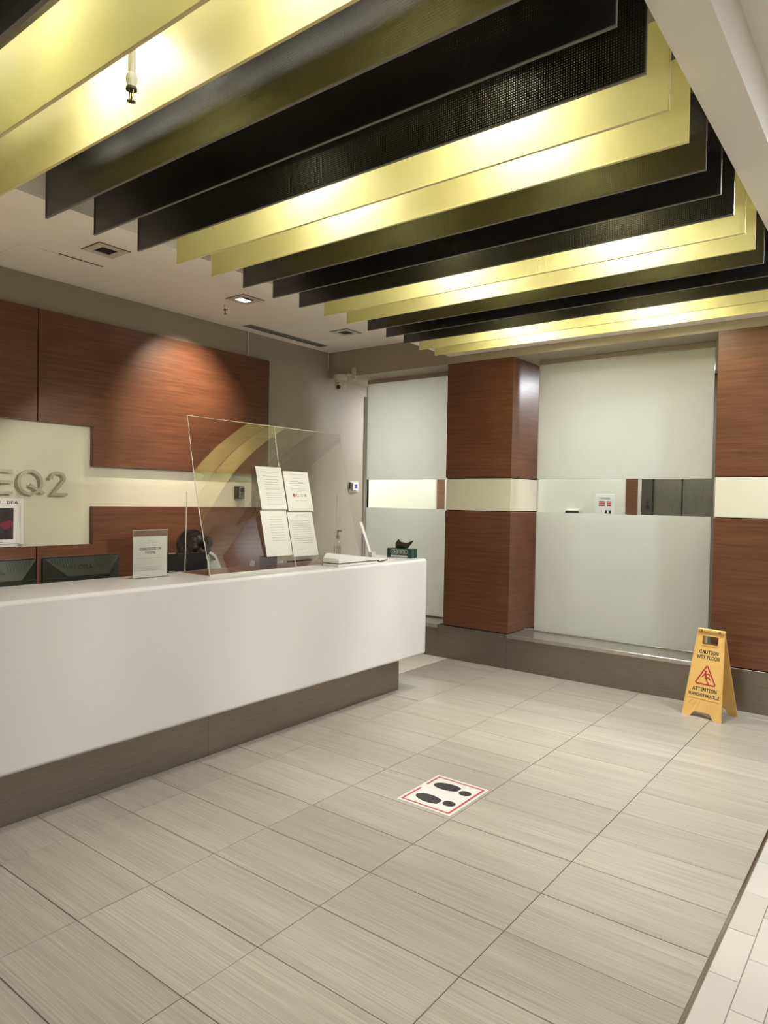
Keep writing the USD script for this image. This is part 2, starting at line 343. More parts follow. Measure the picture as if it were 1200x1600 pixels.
def column(label, x0, x1, ws, side):
    t = thing('wood_column', label, 'column')
    y1 = YG + .26
    obj('lower_panel', box(x0, x1, YF, y1, STEEL + .006, B0 - .004, .0025), L['wood'][ws[0]], t)
    obj('cream_band', box(x0 + .004, x1 - .004, YF + .004, y1, B0 + .003, B1 - .003, .002), L['bandcream'], t)
    obj('shadow_gap', [box(x0 + .012, x1 - .012, YF + .012, y1 - .002, B0 - .006, B0 + .006), box(x0 + .012, x1 - .012, YF + .012, y1 - .002, B1 - .006, B1 + .006),
                       box(x0 + .012, x1 - .012, YF + .012, y1 - .002, STEEL - .06, STEEL + .008)], L['void'], t)
    obj('upper_panel', box(x0, x1, YF, y1, B1 + .004, SOF - .0005, .0025), L['wood'][ws[1]], t)
    return t
column('reddish brown wood column with cream band, standing between the two glass screens', -2.5, -1.8, (1, 4), 1)
column('reddish brown wood column with cream band, behind the yellow floor sign', -.095, 1.0, (3, 2), 0)

# ================================================================ reception desk
dk = thing('reception_desk', 'long white reception desk with rounded slab body on a recessed steel base', 'reception desk')
XD, YE, ZT, ZB = -1.99, 2.14, 1.054, .286
obj('counter_body', rbox(-2.515, XD, -2.0, YE, ZB, ZT, .022), L['corian'], dk, 40)
obj('toe_kick', box(-2.44, -2.143, -1.9, 1.982, 0.0, ZB + .002, .002), L['steel'], dk)
obj('toe_kick_joint', box(-2.1434, -2.1424, .0895, .0905, .004, ZB), L['trimmetal'], dk)
sd = thing('staff_worktop', 'wooden staff worktop hidden behind the tall white counter', 'worktop')
obj('work_surface', box(-2.95, -2.517, -2.0, 2.05, .70, .74, .004), L['wood'][4], sd)
obj('end_panel', box(-2.94, -2.518, 2.01, 2.05, 0.0, .70, .002), L['wood'][4], sd)
obj('end_panel', box(-2.94, -2.518, -2.0, -1.96, 0.0, .70, .002), L['wood'][4], sd)

# ================================================================ ceiling baffles and their lamps
ZS, ZTOP, XR = 2.745, 3.04, .487
BY = [(-1.660, -1.97, 'b'), (-1.425, -1.97, 'y'), (-1.208, -1.97, 'y'), (-.977, -1.978, 'b'), (-.745, -1.983, 'b'), (-.50, -2.004, 'b'), (-.269, -2.003, 'y'), (-.036, -2.014, 'y'),
      (.207, -2.028, 'b'), (.452, -2.036, 'b'), (.695, -2.050, 'b'), (.938, -2.056, 'y'), (1.177, -2.061, 'y'), (1.416, -2.066, 'b'), (1.650, -2.076, 'b'), (1.895, -2.090, 'b'),
      (2.149, -2.117, 'y'), (2.400, -2.133, 'y')]
ORD = ['nearest the camera', 'second', 'third', 'fourth', 'fifth', 'sixth', 'seventh', 'eighth', 'ninth', 'tenth']
seen = {'b': 0, 'y': 0}; tot = {k: sum(b[2] == k for b in BY) for k in 'by'}
for y, xl, k in BY:
    n = seen[k]; seen[k] += 1; left = tot[k] - 1 - n
    col = {'b': 'black', 'y': 'yellow'}[k]
    where = ('nearest the camera' if n == 0 else 'nearest the glass wall' if left == 0 else f'{ORD[n]} {col} one from the camera' if n <= left else f'{ORD[left]} {col} one from the glass wall')
    if n == 0 and k == 'b': where = 'cut by the top left picture corner'
    t = thing('ceiling_baffle', f'long {col} perforated metal ceiling baffle, {where}', 'ceiling baffle', (xl, y, ZS), 0)
    w = XR - xl; h = ZTOP - ZS; e = .006
    pm, em = (L['black'], L['blackedge']) if k == 'b' else (L['yellow'], L['yellowedge'])
    obj('mesh_panel', box(.002, w - .002, -.001, .001, .003, h, 0), pm, t)
    obj('edge_trim', box(0, w, -e, e, 0, .004, .001), em, t)
    obj('edge_trim', box(w - .004, w, -e * .7, e * .7, .004, h, .001), em, t)
    obj('edge_trim', box(0, .004, -e * .7, e * .7, .004, h, .001), em, t)
    for s in (.17, .5, .83):
        obj('bracket', box(w * s - .02, w * s + .02, .002, .014, h - .06, CEIL - .012 - ZS, .001), L['blackp'], t)

def lamp_disc(path, loc, r, inten, color, rot=None, cone=None):
    l = UsdLux.DiskLight.Define(stage, path) if cone is None else UsdLux.SphereLight.Define(stage, path)
    l.CreateRadiusAttr(r); l.CreateIntensityAttr(inten); l.CreateColorAttr(Gf.Vec3f(*color))
    if cone:
        s = UsdLux.ShapingAPI.Apply(l.GetPrim()); s.CreateShapingConeAngleAttr(cone[0]); s.CreateShapingConeSoftnessAttr(cone[1])
    x = UsdGeom.Xformable(l); x.AddTranslateOp().Set(Gf.Vec3d(*loc))
    if rot: x.AddRotateXYZOp().Set(Gf.Vec3f(*rot))
    return l
def downlight(x, y, inten, color, r=.045, z=CEIL, host=None, shade=0.0):
    host = host or ce
    ring = lathe([(r + .002, 0), (r + .02, 0), (r + .02, -.004), (r + .002, -.006), (r + .002, 0)], (x, y, z), 32)
    obj('downlight_ring', ring, L['white'], host, 30)
    obj('downlight_lens', lathe([(0, -.0005), (r, -.0005), (r, 0), (0, 0)], (x, y, z), 32), L['lens'], host)
    if shade:
        obj('downlight_shade', lathe([(r + .004, 0), (r + .007, 0), (r + .007, -shade), (r + .004, -shade), (r + .004, 0)], (x, y, z), 32), L['blackp'], host)
    lamp_disc(numbered(str(host.GetPath()) + '/downlight_lamp'), (x, y, z - .008), r, inten, color)
for g, (y0, s) in enumerate(((-1.315, 1), (-.385, .8), (-.155, 1), (.82, .8), (1.06, 1), (2.03, .8), (2.275, 1), (2.60, .8))):
    for xx in (-1.02, -.08):
        downlight(xx - (.2 if y0 > 2 else 0), y0, I_BAFFLE * s * (1.5 if y0 > .5 else 1.0), NEUT, z=CEIL - .012, shade=.035)
for xx, yy, s in ((1.7, -3.6, .7), (1.7, -1.6, .7), (1.7, .4, 1.2), (1.3, 2.3, 3.1), (-.4, -3.2, .7), (-.4, -4.6, .7), (-2.4, -3.2, .7), (3.0, -2.6, .7), (3.0, 1.2, 1.5)):
    downlight(xx, yy, I_ROOM * s, DAY if yy > 0 else NEUT, .07)
for yy, s in ((-1.3, 1.0), (-2.6, .8)):          # two more spots of the left row, outside the picture
    obj('downlight_ring', lathe([(.06, 0), (.09, 0), (.09, -.004), (.06, -.006), (.06, 0)], (-3.0, yy, CEIL), 32), L['white'], ce, 30)
    lamp_disc(numbered('/World/ceiling/downlight_lamp'), (-3.0, yy, CEIL - .05), .04, I_SPOT * s, NEUT, (0, 13, 0), (27, .4))
d = np.array([-5.7, -.35, -1.62]); d /= np.linalg.norm(d)     # a spot in the lobby ceiling, outside the picture, aimed at the wall sign
obj('downlight_ring', lathe([(.06, 0), (.09, 0), (.09, -.004), (.06, -.006), (.06, 0)], (1.7, .75, CEIL), 32), L['white'], ce, 30)
lamp_disc(numbered('/World/ceiling/downlight_lamp'), (1.7, .75, CEIL - .06), .04, I_SIGN, NEUT, (0, math.degrees(math.acos(-d[2])), math.degrees(math.atan2(d[1], d[0])) + 180), (14, .8))
def light_strip(y):
    obj('light_strip', box(-1.95, .35, y - .012, y + .012, CEIL - .024, CEIL - .012, .002), L['white'], ce)
    l = UsdLux.RectLight.Define(stage, numbered('/World/ceiling/strip_lamp'))
    l.CreateWidthAttr(2.2); l.CreateHeightAttr(.02); l.CreateIntensityAttr(I_STRIP); l.CreateColorAttr(Gf.Vec3f(*NEUT))
    UsdGeom.Xformable(l).AddTranslateOp().Set(Gf.Vec3d(-.8, y, CEIL - .026))
for y in (-1.54, -1.315, -.385, -.155, .82, 1.06, 2.03, 2.275): light_strip(y + .035)

# square adjustable spotlights in the left ceiling
def square_spot(x, y, label, lit):
    t = thing('square_spotlight', label, 'ceiling light', (x, y, CEIL))
    a, b = .105, .055
    ring = Polygon([(-a, -a), (a, -a), (a, a), (-a, a)], [[(-b, -b), (-b, b), (b, b), (b, -b)]])
    m = extr(ring, .006); m.apply_translation([0, 0, -.006]); obj('trim_plate', m, L['ivory'], t)
    m = extr(Polygon([(-a - .006, -a - .006), (a + .006, -a - .006), (a + .006, a + .006), (-a - .006, a + .006)], [[(-a, -a), (-a, a), (a, a), (a, -a)]]), .003); m.apply_translation([0, 0, -.003]); obj('shadow_joint', m, L['grout'], t)
    obj('dark_aperture', box(-b, b, -b, b, -.0025, 0), L['void'], t)
    if lit:
        obj('lit_lens', box(-b + .004, b * .2, -b + .004, b - .004, -.006, -.0026), L['lens'], t)
        obj('lamp_baffle', box(b * .3, b - .004, -b + .004, b - .004, -.006, -.0026, .001), L['blackp'], t)
        lamp_disc(str(t.GetPath()) + '/lamp', (-.02, 0, -.035), .025, I_WASH, WARM, (0, 42, 0), (38, 1.0))
    else:
        obj('lamp_baffle', box(-b * .6, b * .5, -b * .8, b * .3, -.0045, -.0026, .001), L['blackp'], t)
square_spot(-3.12, -.015, 'square recessed spotlight, unlit, beside the black baffles and nearest the camera', 0)
square_spot(-3.22, 1.257, 'square recessed spotlight that is lit, between the two unlit ones', 1)
square_spot(-3.26, 2.55, 'square recessed spotlight, unlit, nearest the security camera corner', 0)
la = thing('linear_diffuser', 'long narrow grey slot diffuser in the ceiling along the beige wall', 'air vent', (-3.85, 2.36, CEIL))
obj('slot_frame', box(-.055, .055, -.53, .53, -.005, 0, .002), L['grey'], la)
for s in (-.022, .022): obj('slot', box(s - .010, s + .010, -.52, .52, -.007, -.004), L['trimmetal'], la)

# ================================================================ room beyond the glass: lamps
for xx, s in ((-5.2, 1.4), (-3.3, 1.7), (-1.15, 1.0), (.1, .2)):
    downlight(xx, 4.62, I_LOBBY * s, COOL, .1, SOF, wf)

# ================================================================ signage on the left wall
ws = thing('wall_sign', 'large brushed metal EQ2 letters standing off the cream wall', 'sign', (XL + .012, 0, 0))
def letter(poly):
    t = ws; m = frame(extr(poly, .012), (.030, 0, 0), Y, Z); obj('letter', m, L['brass'], t)
ct = .021
letter(unary_union([sbox(-.37, -.196, z - ct / 2, z + ct / 2) for z in (1.525, 1.602, 1.679)] + [sbox(-.391, -.37, 1.5145, 1.6895)]))
q = Point(-.072, 1.603).buffer(.0925, 32).difference(Point(-.072, 1.603).buffer(.072, 32))
letter(q.union(LineString([(-.075, 1.585), (.028, 1.523)]).buffer(.011, cap_style=2)))
arc = [(.132 + .050 * math.cos(a), 1.640 + .040 * math.sin(a)) for a in np.linspace(math.radians(165), math.radians(-35), 20)]
letter(LineString([(.064, 1.640), (.084, 1.640)] + arc + [(.092, 1.519), (.206, 1.519)]).buffer(.0105, cap_style=2, join_style=2))
for y, z in ((-.30, 1.602), (-.072, 1.685), (-.072, 1.52), (.13, 1.68), (.15, 1.519)):
    obj('standoff_pin', cyl((0, y, z), (.032, y, z), .004, 10), L['brass'], ws)

fp = thing('framed_picture', 'white framed dark photo print lettered DEA, standing on the wood ledge below the metal letters', 'picture', (-4.005, -.308, 1.138))
obj('board', box(-.006, .006, -.195, .195, 0, .348, .002), L['white'], fp)
obj('frame_line', frame(extr(sbox(-.178, .172, .02, .30).difference(sbox(-.175, .169, .023, .297)), .0008), (.006, 0, 0), Y, Z), L['grey'], fp)
obj('photo_print', frame(extr(sbox(-.16, .122, .055, .278), .001), (.006, 0, 0), Y, Z), L['photo'], fp)
obj('photo_shape', frame(extr(Polygon([(-.10, .10), (-.03, .115), (.03, .165), (.10, .188), (.118, .172), (.112, .150), (.06, .125), (.01, .10), (-.05, .082)]).buffer(.004), .0006), (.007, 0, 0), Y, Z), L['photor'], fp)
obj('photo_shape', frame(extr(Polygon([(.0, .13), (.03, .145), (.06, .125), (.05, .105), (.02, .10)]).buffer(.004), .0006), (.0076, 0, 0), Y, Z), L['ink'], fp)
obj('lettering', frame(text('DEA', .021, .078, True), (.006, .115, .308), Y, Z), L['ink'], fp)
obj('heart_mark', frame(extr(unary_union([Point(-.006, .004).buffer(.0065), Point(.006, .004).buffer(.0065), Polygon([(-.0123, .002), (.0123, .002), (0, -.012)])]).difference(Polygon([(-.004, .003), (.004, .003), (0, -.006)])), .0006), (.006, .022, .318), Y, Z), L['red'], fp)
obj('caption_line', [frame(extr(sbox(a, a + .016, .033, .038), .0006), (.006, 0, 0), Y, Z) for a in (-.01, .012, .032)], L['grey'], fp, kind='stuff')
obj('corner_mark', [frame(extr(sbox(.15, .19, z, z + .003), .0006), (.006, 0, 0), Y, Z) for z in (.006, .014)], L['red'], fp, kind='stuff')

kb = thing('key_lock_box', 'small black key lock box with grey dial face on the cream wall strip', 'lock box', (XL + .012, 1.905, 1.568))
obj('body', box(0, .05, -.045, .045, -.06, .06, .004), L['blackp'], kb)
obj('face_plate', box(.05, .053, -.024, .036, -.052, .05, .001), L['grey'], kb)
obj('dial', cyl((.053, .006, .02), (.063, .006, .02), .022, 28), L['blackp'], kb)
for z in (-.012, -.026, -.040): obj('number_wheel', box(.053, .057, -.012, .026, z - .004, z + .004, .001), L['blackp'], kb)

th = thing('thermostat', 'beige thermostat with blue lit screen on the left wall beside the glass', 'thermostat', (XL, 3.64, 1.665))
obj('back_plate', box(0, .006, -.085, .085, -.062, .062, .002), L['ivory'], th)
obj('case', box(.006, .03, -.045, .055, -.045, .045, .004), L['white'], th)
obj('screen', box(.03, .0312, -.018, .032, -.018, .028), L['lcd'], th)
obj('slider', box(.006, .016, .062, .076, -.022, -.008, .002), L['green'], th)
obj('side_clip', box(.004, .02, -.082, -.06, -.03, .05, .003), L['brown'], th)

for y, z0, z1, nm in ((2.013, 2.88, CEIL, 'thin white cable running down the left wall above the wood panel end'), (3.165, 2.93, CEIL, 'thin white cable running down the far left corner near the camera')):
    pts = np.array([(XL + .008, y + .002 * math.sin(k * .9), z1 - (z1 - z0) * k / 12) for k in range(13)])
    o = obj('cable', [cyl(pts[k], pts[k + 1], .0045, 8) for k in range(12)], L['white'], None, True)
    setd(o, nm, 'cable')

sc = thing('security_camera', 'white security camera on a wall bracket under the ceiling corner', 'security camera', (-3.70, YF, 2.85))
obj('bracket', box(-.005, .045, -.012, 0, -.045, .075, .002), L['ivory'], sc)
obj('arm', box(-.06, .01, -.085, -.012, -.012, .006, .003), L['ivory'], sc)
obj('turret', lathe([(0, .016), (.062, .014), (.070, .004), (.070, -.035), (.064, -.05), (0, -.05)], (-.085, -.10, -.02), 36), L['ivory'], sc, 40)
b = lathe([(0, 0), (.052, 0), (.060, -.03), (.058, -.075), (.045, -.10), (.025, -.112), (0, -.114)], (-.085, -.10, -.065), 36)
obj('head', b, L['ivory'], sc, 40)
ln = np.array([.35, -.93, -.12]); ln /= np.linalg.norm(ln); c0 = np.array([-.085, -.10, -.135])
obj('lens', cyl(c0 + ln * .045, c0 + ln * .066, .021, 28), L['blackp'], sc)
obj('sensor', box(-.095, -.055, -.165, -.155, -.105, -.092, .002), L['grey'], sc)
obj('conduit', cyl((-.15, -.09, -.01), (-.25, -.02, .0), .007, 12), L['ivory'], sc)

def sprinkler(x, y, ztop, zdef, label, s=1.0, pipe=True):
    t = thing('fire_sprinkler', label, 'fire sprinkler', (x, y, 0))
    z = zdef
    if pipe: obj('pipe', cyl((0, 0, ztop), (0, 0, z + .07 * s), .0115 * s), L['white'], t, 30)
    obj('coupling', lathe([(0, .085), (.0125, .083), (.0175, .072), (.0175, .062), (.0145, .052), (.014, .040), (0, .040)][::-1], (0, 0, z + (s - 1) * 0), 24), L['white'], t, 40)
    obj('collar', lathe([(0, .034), (.0165, .034), (.0165, .041), (0, .041)], (0, 0, z), 24), L['trimmetal'], t)
    for k in (-1, 1):
        a, b_ = np.array([k * .010, 0, z + .035]), np.array([k * .0085, 0, z + .014])
        obj('frame_arm', [cyl(a, b_, .0017, 8), cyl(b_, (k * .001, 0, z + .004), .0017, 8)], L['chrome'], t)
    obj('bulb', cyl((0, 0, z + .034), (0, 0, z + .006), .0016, 8), L['trimmetal'], t)
    tooth = unary_union([Point(0, 0).buffer(.0085)] + [affinity.rotate(sbox(-.0012, .0012, 0, .0135), a, origin=(0, 0)) for a in range(0, 360, 30)])
    m = extr(tooth, .0016); m.apply_translation([0, 0, z]); obj('deflector', m, L['trimmetal'], t)
    return t
sprinkler(-.755, -1.335, CEIL, 2.692, 'fire sprinkler on a white drop pipe between the two yellow baffles nearest the camera')
sprinkler(-1.01, 2.53, CEIL, 2.79, 'small fire sprinkler below the last yellow baffle by the glass wall')
sprinkler(-3.49, 1.284, CEIL, CEIL - .075, 'fire sprinkler close under the plain ceiling beside the lit square spotlight')

# ================================================================ things on the desk
def lean_x(z): return -2.17 - .247 * (z - 1.06)
def lean_frame(m, y, z):          # mesh drawn in (y, up the slope), placed on the leaning plane
    s = np.array([-.247, 0, 1.0]); s /= np.linalg.norm(s)
    return frame(m, (lean_x(z), y, z), Y, s)
SL = math.sqrt(1 + .247 ** 2)
def acrylic(y0, y1, label):
    t = thing('acrylic_screen', label, 'acrylic screen')
    H = (2.015 - 1.062) * SL; w = y1 - y0; tk = .004
    n = 10                                             # slightly bowed sheet
    v, f = [], []
    for side in (0, 1):
        for i in range(n + 1):
            for k in (0, 1):
                u = i / n; v.append((k * w, u * H, -.018 * math.sin(math.pi * u) + side * tk))
    N = 2 * (n + 1)
    for i in range(n):
        a = 2 * i; f += [(a, a + 1, a + 3), (a, a + 3, a + 2)][::-1]; b_ = a + N; f += [(b_, b_ + 3, b_ + 1), (b_, b_ + 2, b_ + 3)]
    m = trimesh.Trimesh(np.array(v), np.array(f), process=False)
    obj('pane', lean_frame(m, y0, 1.062), L['acrylic'], t, 60)
    def bar(a0, a1, b0, b1):
        return lean_frame(box(a0, a1, b0, b1, -.001, tk + .001), y0, 1.062)
    obj('top_edge', bar(0, w, H - .003, H), L['acedge'], t)
    seg = lambda x0, x1: lean_frame(trimesh.util.concatenate([frame(box(x0, x1, 0, H / n * 1.01, 0, tk), (0, i * H / n, -.018 * math.sin(math.pi * (i + .5) / n)), X, Y) for i in range(n)]), y0, 1.062)
    obj('side_edge', seg(0, .004), L['acedge'], t)
    if label.startswith('right'): pass
    obj('foot', box(-2.44, -2.172, y0, y1, ZT + .0005, ZT + .006, .001), L['acbase'], t)
    obj('foot_edge', box(-2.172, -2.168, y0, y1, ZT + .0005, ZT + .009), L['acedge'], t)
    for yy in ((y0 + .012,) if label.startswith('left') else (y1 - .012,)):
        g = frame(extr(LineString([(-2.42, 1.062), (-2.41, 1.55)]).buffer(.003, cap_style=2), .003), (0, yy, 0), X, Z)
        obj('rear_brace', g, L['acedge'], t)
    return t
acrylic(.105, .818, 'left one of the two clear leaning acrylic screens on the desk')
acrylic(.822, 1.515, 'right one of the two clear leaning acrylic screens on the desk')

def notice(y, z1, w, h, label, lines, icons=False):
    t = thing('paper_notice', label, 'notice', group=None)
    s = np.array([-.247, 0, 1.0]); s /= np.linalg.norm(s); nrm = np.cross(Y, s)
    o = np.array([lean_x(z1), y, z1]) + nrm * .0075
    def put(m): return frame(m, o, Y, s)
    m = extr(sbox(0, w, -h * SL, 0), .0008); obj('sheet', put(m), L['paper'], t)
    m = extr(sbox(-.004, w + .004, -.004 - h * SL, .012), .0005); m.apply_translation([0, 0, .0016]); obj('plastic_sleeve', put(m), L['sleeve'], t)
    bars = []
    for (u0, u1, v) in lines:
        x = u0
        while x < u1:
            l = random.uniform(.010, .028); bars.append(sbox(x * w if 0 else x, min(x + l, u1), -v * h * SL - .0017, -v * h * SL + .0017)); x += l + .005
    m = extr(unary_union(bars), .0005); m.apply_translation([0, 0, .0009]); obj('print_lines', put(m), L['grey'], t, kind='stuff')
    if icons:
        for k, x in enumerate((.075, .108, .150, .186)):
            g = sbox(-.011, .011, -.011, .011) if k < 2 else Point(0, 0).buffer(.011)
            if k in (1, 2): g = g.difference(g.buffer(-.004))
            m = extr(affinity.translate(g, x, -.60 * h * SL), .0006); m.apply_translation([0, 0, .0009]); obj('pictogram', put(m), L['red'] if k == 0 else L['grey'], t)
    return t
W1 = .232
notice(.588, 1.727, W1, .285, 'upper left paper notice taped to the acrylic screen', [(.04, .20, .12), (.05, .20, .22)] + [(.06, .19, .30 + .055 * k) for k in range(5)] + [(.06, .20, .62 + .05 * k) for k in range(6)])
notice(.570, 1.437, W1, .297, 'lower left paper notice taped to the acrylic screen', [(.07, .19, .14 + .058 * k) for k in range(10)])
notice(.832, 1.706, W1 + .012, .276, 'upper right paper notice with small pictograms taped to the acrylic screen', [(.05, .20, .07), (.085, .165, .17), (.06, .18, .26), (.04, .20, .30), (.09, .15, .35), (.05, .20, .43), (.05, .20, .47), (.10, .15, .51), (.08, .12, .73), (.13, .19, .73)], True)
notice(.810, 1.425, W1 + .012, .297, 'lower right paper notice taped to the acrylic screen', [(.08, .17, .07), (.06, .19, .11)] + [(.03, .21, .20 + .05 * k) for k in range(11)] + [(.05, .14, .84)])

cs = thing('desk_sign', 'white CONCIERGE ON PATROL card in a clear stand on the desk', 'sign', (-2.335, -.185, ZT), 0)
s = Z; cw, chh = .225, .272
def cput(m, d=0.0): return frame(m, (d, 0, 0), Y, Z)
obj('card', cput(extr(sbox(-cw / 2 + .002, cw / 2 - .002, .006, chh - .034), .001)), L['paper'], cs)
obj('holder_front', cput(extr(sbox(-cw / 2, cw / 2, .003, chh), .002), .0025), L['acrylic'], cs)
obj('holder_back', cput(extr(sbox(-cw / 2, cw / 2, .003, chh), .002), -.003), L['acrylic'], cs)
obj('holder_edge', box(-.003, .0045, -cw / 2, cw / 2, chh, chh + .003), L['acedge'], cs)
obj('holder_foot', box(-.055, .03, -cw / 2, cw / 2, .0005, .003), L['acrylic'], cs)
for st, h_, w_, z_ in (('EQ 2', .008, .028, .210), ('CONCIERGE ON', .0135, .138, .160), ('PATROL', .0135, .066, .139)):
    obj('lettering', cput(text(st, h_, w_, depth=.0004), .0011) if 0 else frame(text(st, h_, w_, h_ > .01, depth=.0004), (.0011, 0, z_), Y, Z), L['ink'] if h_ > .01 else L['grey'], cs)
bars = [sbox(a, a + .007, z_, z_ + .0022) for z_, u in ((.200, .045), (.112, .085), (.087, .006), (.062, .083), (.053, .060), (.044, .068)) for a in np.arange(-u, u, .0095)]
obj('print_lines', frame(extr(unary_union(bars), .0004), (.0011, 0, 0), Y, Z), L['grey'], cs, kind='stuff')

def dell(yc, label):
    t = thing('computer_monitor', label, 'monitor', (-2.80, yc, .74))
    W, Zt, Zb = .232, .412, .105
    o = [(0, -W, Zb), (0, W, Zb), (0, -W, Zt), (0, W, Zt)]; o2 = [(.018, *p[1:]) for p in o]
    i = [(.085, -.125, Zb + .05), (.085, .125, Zb + .05), (.085, -.125, Zt - .10), (.085, .125, Zt - .10)]
    obj('bezel', box(-.03, .0, -W - .006, W + .006, Zb - .012, Zt + .008, .004), L['blackp'], t)
    obj('screen', box(-.0315, -.03, -W + .012, W - .012, Zb + .01, Zt - .01), L['void'], t)
    obj('back_shell', trimesh.convex.convex_hull(np.array(o + o2 + i)), L['monitor'], t)
    n = np.cross([0, 1, 0], np.array([.018 - .085, 0, .10])); 
    sl = np.array([.018 - .085, 0, .10]); sl /= np.linalg.norm(sl); nn = np.cross(Y, sl)
    oo = np.array([.018, 0, Zt]) - sl * .075 + nn * .0005
    obj('lettering', frame(text('DELL', .026, .095, True, depth=.002), oo, Y, sl), L['blackp'], t)
    for sgn in (-1, 1):                                    # horizontal vent ribs on the sloping cheeks
        for k in range(9):
            z = Zb + .045 + k * .019
            zt = min(1, max(0, (z - Zb) / .05)); 
            a, b_ = np.array([.022, sgn * (W - .004), z]), np.array([.081, sgn * .131, z])
            obj('vent_rib', cyl(a, b_, .0034, 6), L['monrib'], t)
    for k in range(26):                                    # fine upright ribs along the sloping top
        yv = -.19 + k * .0152
        if abs(yv) < .055: continue
        hi = np.array([.020, yv, Zt - .003]); f_ = .55 * (1 if abs(yv) < .125 else max(.05, (W - abs(yv)) / (W - .125)))
        obj('vent_rib', cyl(hi, hi - sl * .12 * f_, .0022, 5), L['monitor'], t)
    obj('neck', box(.01, .05, -.05, .05, .012, .20, .005), L['blackp'], t)
    obj('stand_foot', box(-.10, .10, -.12, .12, 0, .014, .004), L['blackp'], t)
dell(-.338, 'back of the dark ribbed computer monitor beside the concierge card')
dell(-.848, 'back of the dark ribbed computer monitor cut by the left picture edge')
pm_ = thing('computer_monitor', 'plain black monitor hiding the seated concierge', 'monitor', (-2.75, .382, .74))
obj('panel', box(-.02, .012, -.157, .157, .10, .402, .004), L['blackp'], pm_)
obj('neck', box(-.008, .022, -.03, .03, .010, .16, .003), L['blackp'], pm_)
obj('stand_foot', box(-.065, .09, -.10, .10, 0, .012, .003), L['blackp'], pm_)
obj('logo_strip', box(.012, .0126, -.155, -.105, .285, .289), L['grey'], pm_)
ph = thing('desk_phone', 'dark desk phone with grey screen behind the acrylic screens', 'phone', (-2.64, .92, ZT - .314))
obj('base', trimesh.convex.convex_hull(np.array([(-.10, -.12, 0), (.10, -.12, 0), (-.10, .12, 0), (.10, .12, 0), (-.10, -.12, .06), (-.10, .12, .06), (.07, -.12, .255), (.07, .12, .255), (.10, -.12, .24), (.10, .12, .24)])), L['blackp'], ph)
obj('screen_back', box(.08, .104, -.075, .085, .25, .37, .006), L['blackp'], ph)
obj('handset', rbox(.055, .095, -.145, -.115, .24, .34, .012, 16), L['white'], ph, 40)
kp = thing('document_tray', 'flat black document tray at the right behind the acrylic screens', 'tray', (-2.72, 1.32, .74))
obj('tray_base', box(-.12, .12, -.12, .12, 0, .02, .003), L['blackp'], kp)
obj('riser', box(.08, .12, -.12, .12, .02, .31, .004), L['blackp'], kp)
obj('white_edge', box(.12, .123, -.30, -.20, .30, .318, .001), L['white'], kp)

bk = thing('guest_book', 'thick white visitor book with curved pages in front of the right acrylic screen', 'book', (-2.078, 1.07, ZT))
def arch(x0, x1, y0, y1, h0, h1, base, n=16):
    v, f = [], []
    for k in range(n + 1):
        u = k / n; yy = y0 + (y1 - y0) * u
        zz = base + .002 + (h0 + (h1 - h0) * u - base) * (min(1.0, math.sqrt(max(0, 1 - (1 - min(1, u * 9)) ** 2))) * .55 + .45) * (1 if u < .9 else 1 - (u - .9) * 2.5)
        v += [(x0, yy, zz), (x1, yy, zz - .004), (x0, yy, base), (x1, yy, base)]
    for k in range(n):
        a = 4 * k; b_ = a + 4
        f += [(a, b_ + 1, b_), (a, a + 1, b_ + 1), (a + 2, b_ + 2, b_ + 3), (a + 2, b_ + 3, a + 3), (a, b_, b_ + 2), (a, b_ + 2, a + 2), (a + 1, b_ + 3, b_ + 1), (a + 1, a + 3, b_ + 3)]
    a = 4 * n; f += [(a, a + 1, a + 3), (a, a + 3, a + 2), (0, 3, 1), (0, 2, 3)]
    return trimesh.Trimesh(np.array(v), np.array(f), process=False)
obj('page_block', arch(-.078, .068, .006, .47, .092, .036, .026), L['white'], bk, 35)
obj('lower_block', box(-.078, .066, .004, .44, .0005, .022, .003), L['white'], bk)
obj('cover_edge', box(-.079, .069, .003, .455, .0215, .0265, .001), L['trimmetal'], bk)
obj('loose_page', box(-.26, -.02, .50, .80, .0005, .0035, .001), L['paper'], bk)
obj('ribbon', [cyl((.05, .44, .024), (.06, .475, .010), .0045, 8), cyl((.06, .475, .010), (.03, .60, .016), .0045, 8)], L['blackp'], bk)

sk = thing('signature_stick', 'narrow white strip leaning upright behind the guest book', 'strip', (-2.42, 1.86, ZT))
obj('strip', trimesh.convex.convex_hull(np.array([(-.002, .08, .001), (.002, .08, .001), (-.002, .105, .001), (.002, .105, .001), (-.03, -.04, .285), (-.026, -.04, .285), (-.03, -.005, .285), (-.026, -.005, .285)])), L['white'], sk)
obj('holder', box(-.02, .02, .07, .12, 0, .04, .003), L['acedge'], sk)
bt = thing('pump_bottle', 'small clear bottle with brown pump behind the acrylic screen', 'bottle', (-2.47, 1.585, ZT))
obj('bottle_body', lathe([(0, 0), (.030, 0), (.032, .004), (.032, .12), (.022, .15), (.012, .158), (0, .158)], sec=28), L['acrylic'], bt, 40)
obj('liquid', lathe([(0, .003), (.028, .003), (.028, .10), (0, .10)], sec=24), L['acbase'], bt)
obj('pump_cap', lathe([(0, .158), (.014, .158), (.014, .185), (.006, .188), (.006, .215), (0, .215)], sec=20), L['brown'], bt)
obj('nozzle', box(-.006, .040, -.008, .008, .212, .226, .003), L['brown'], bt)

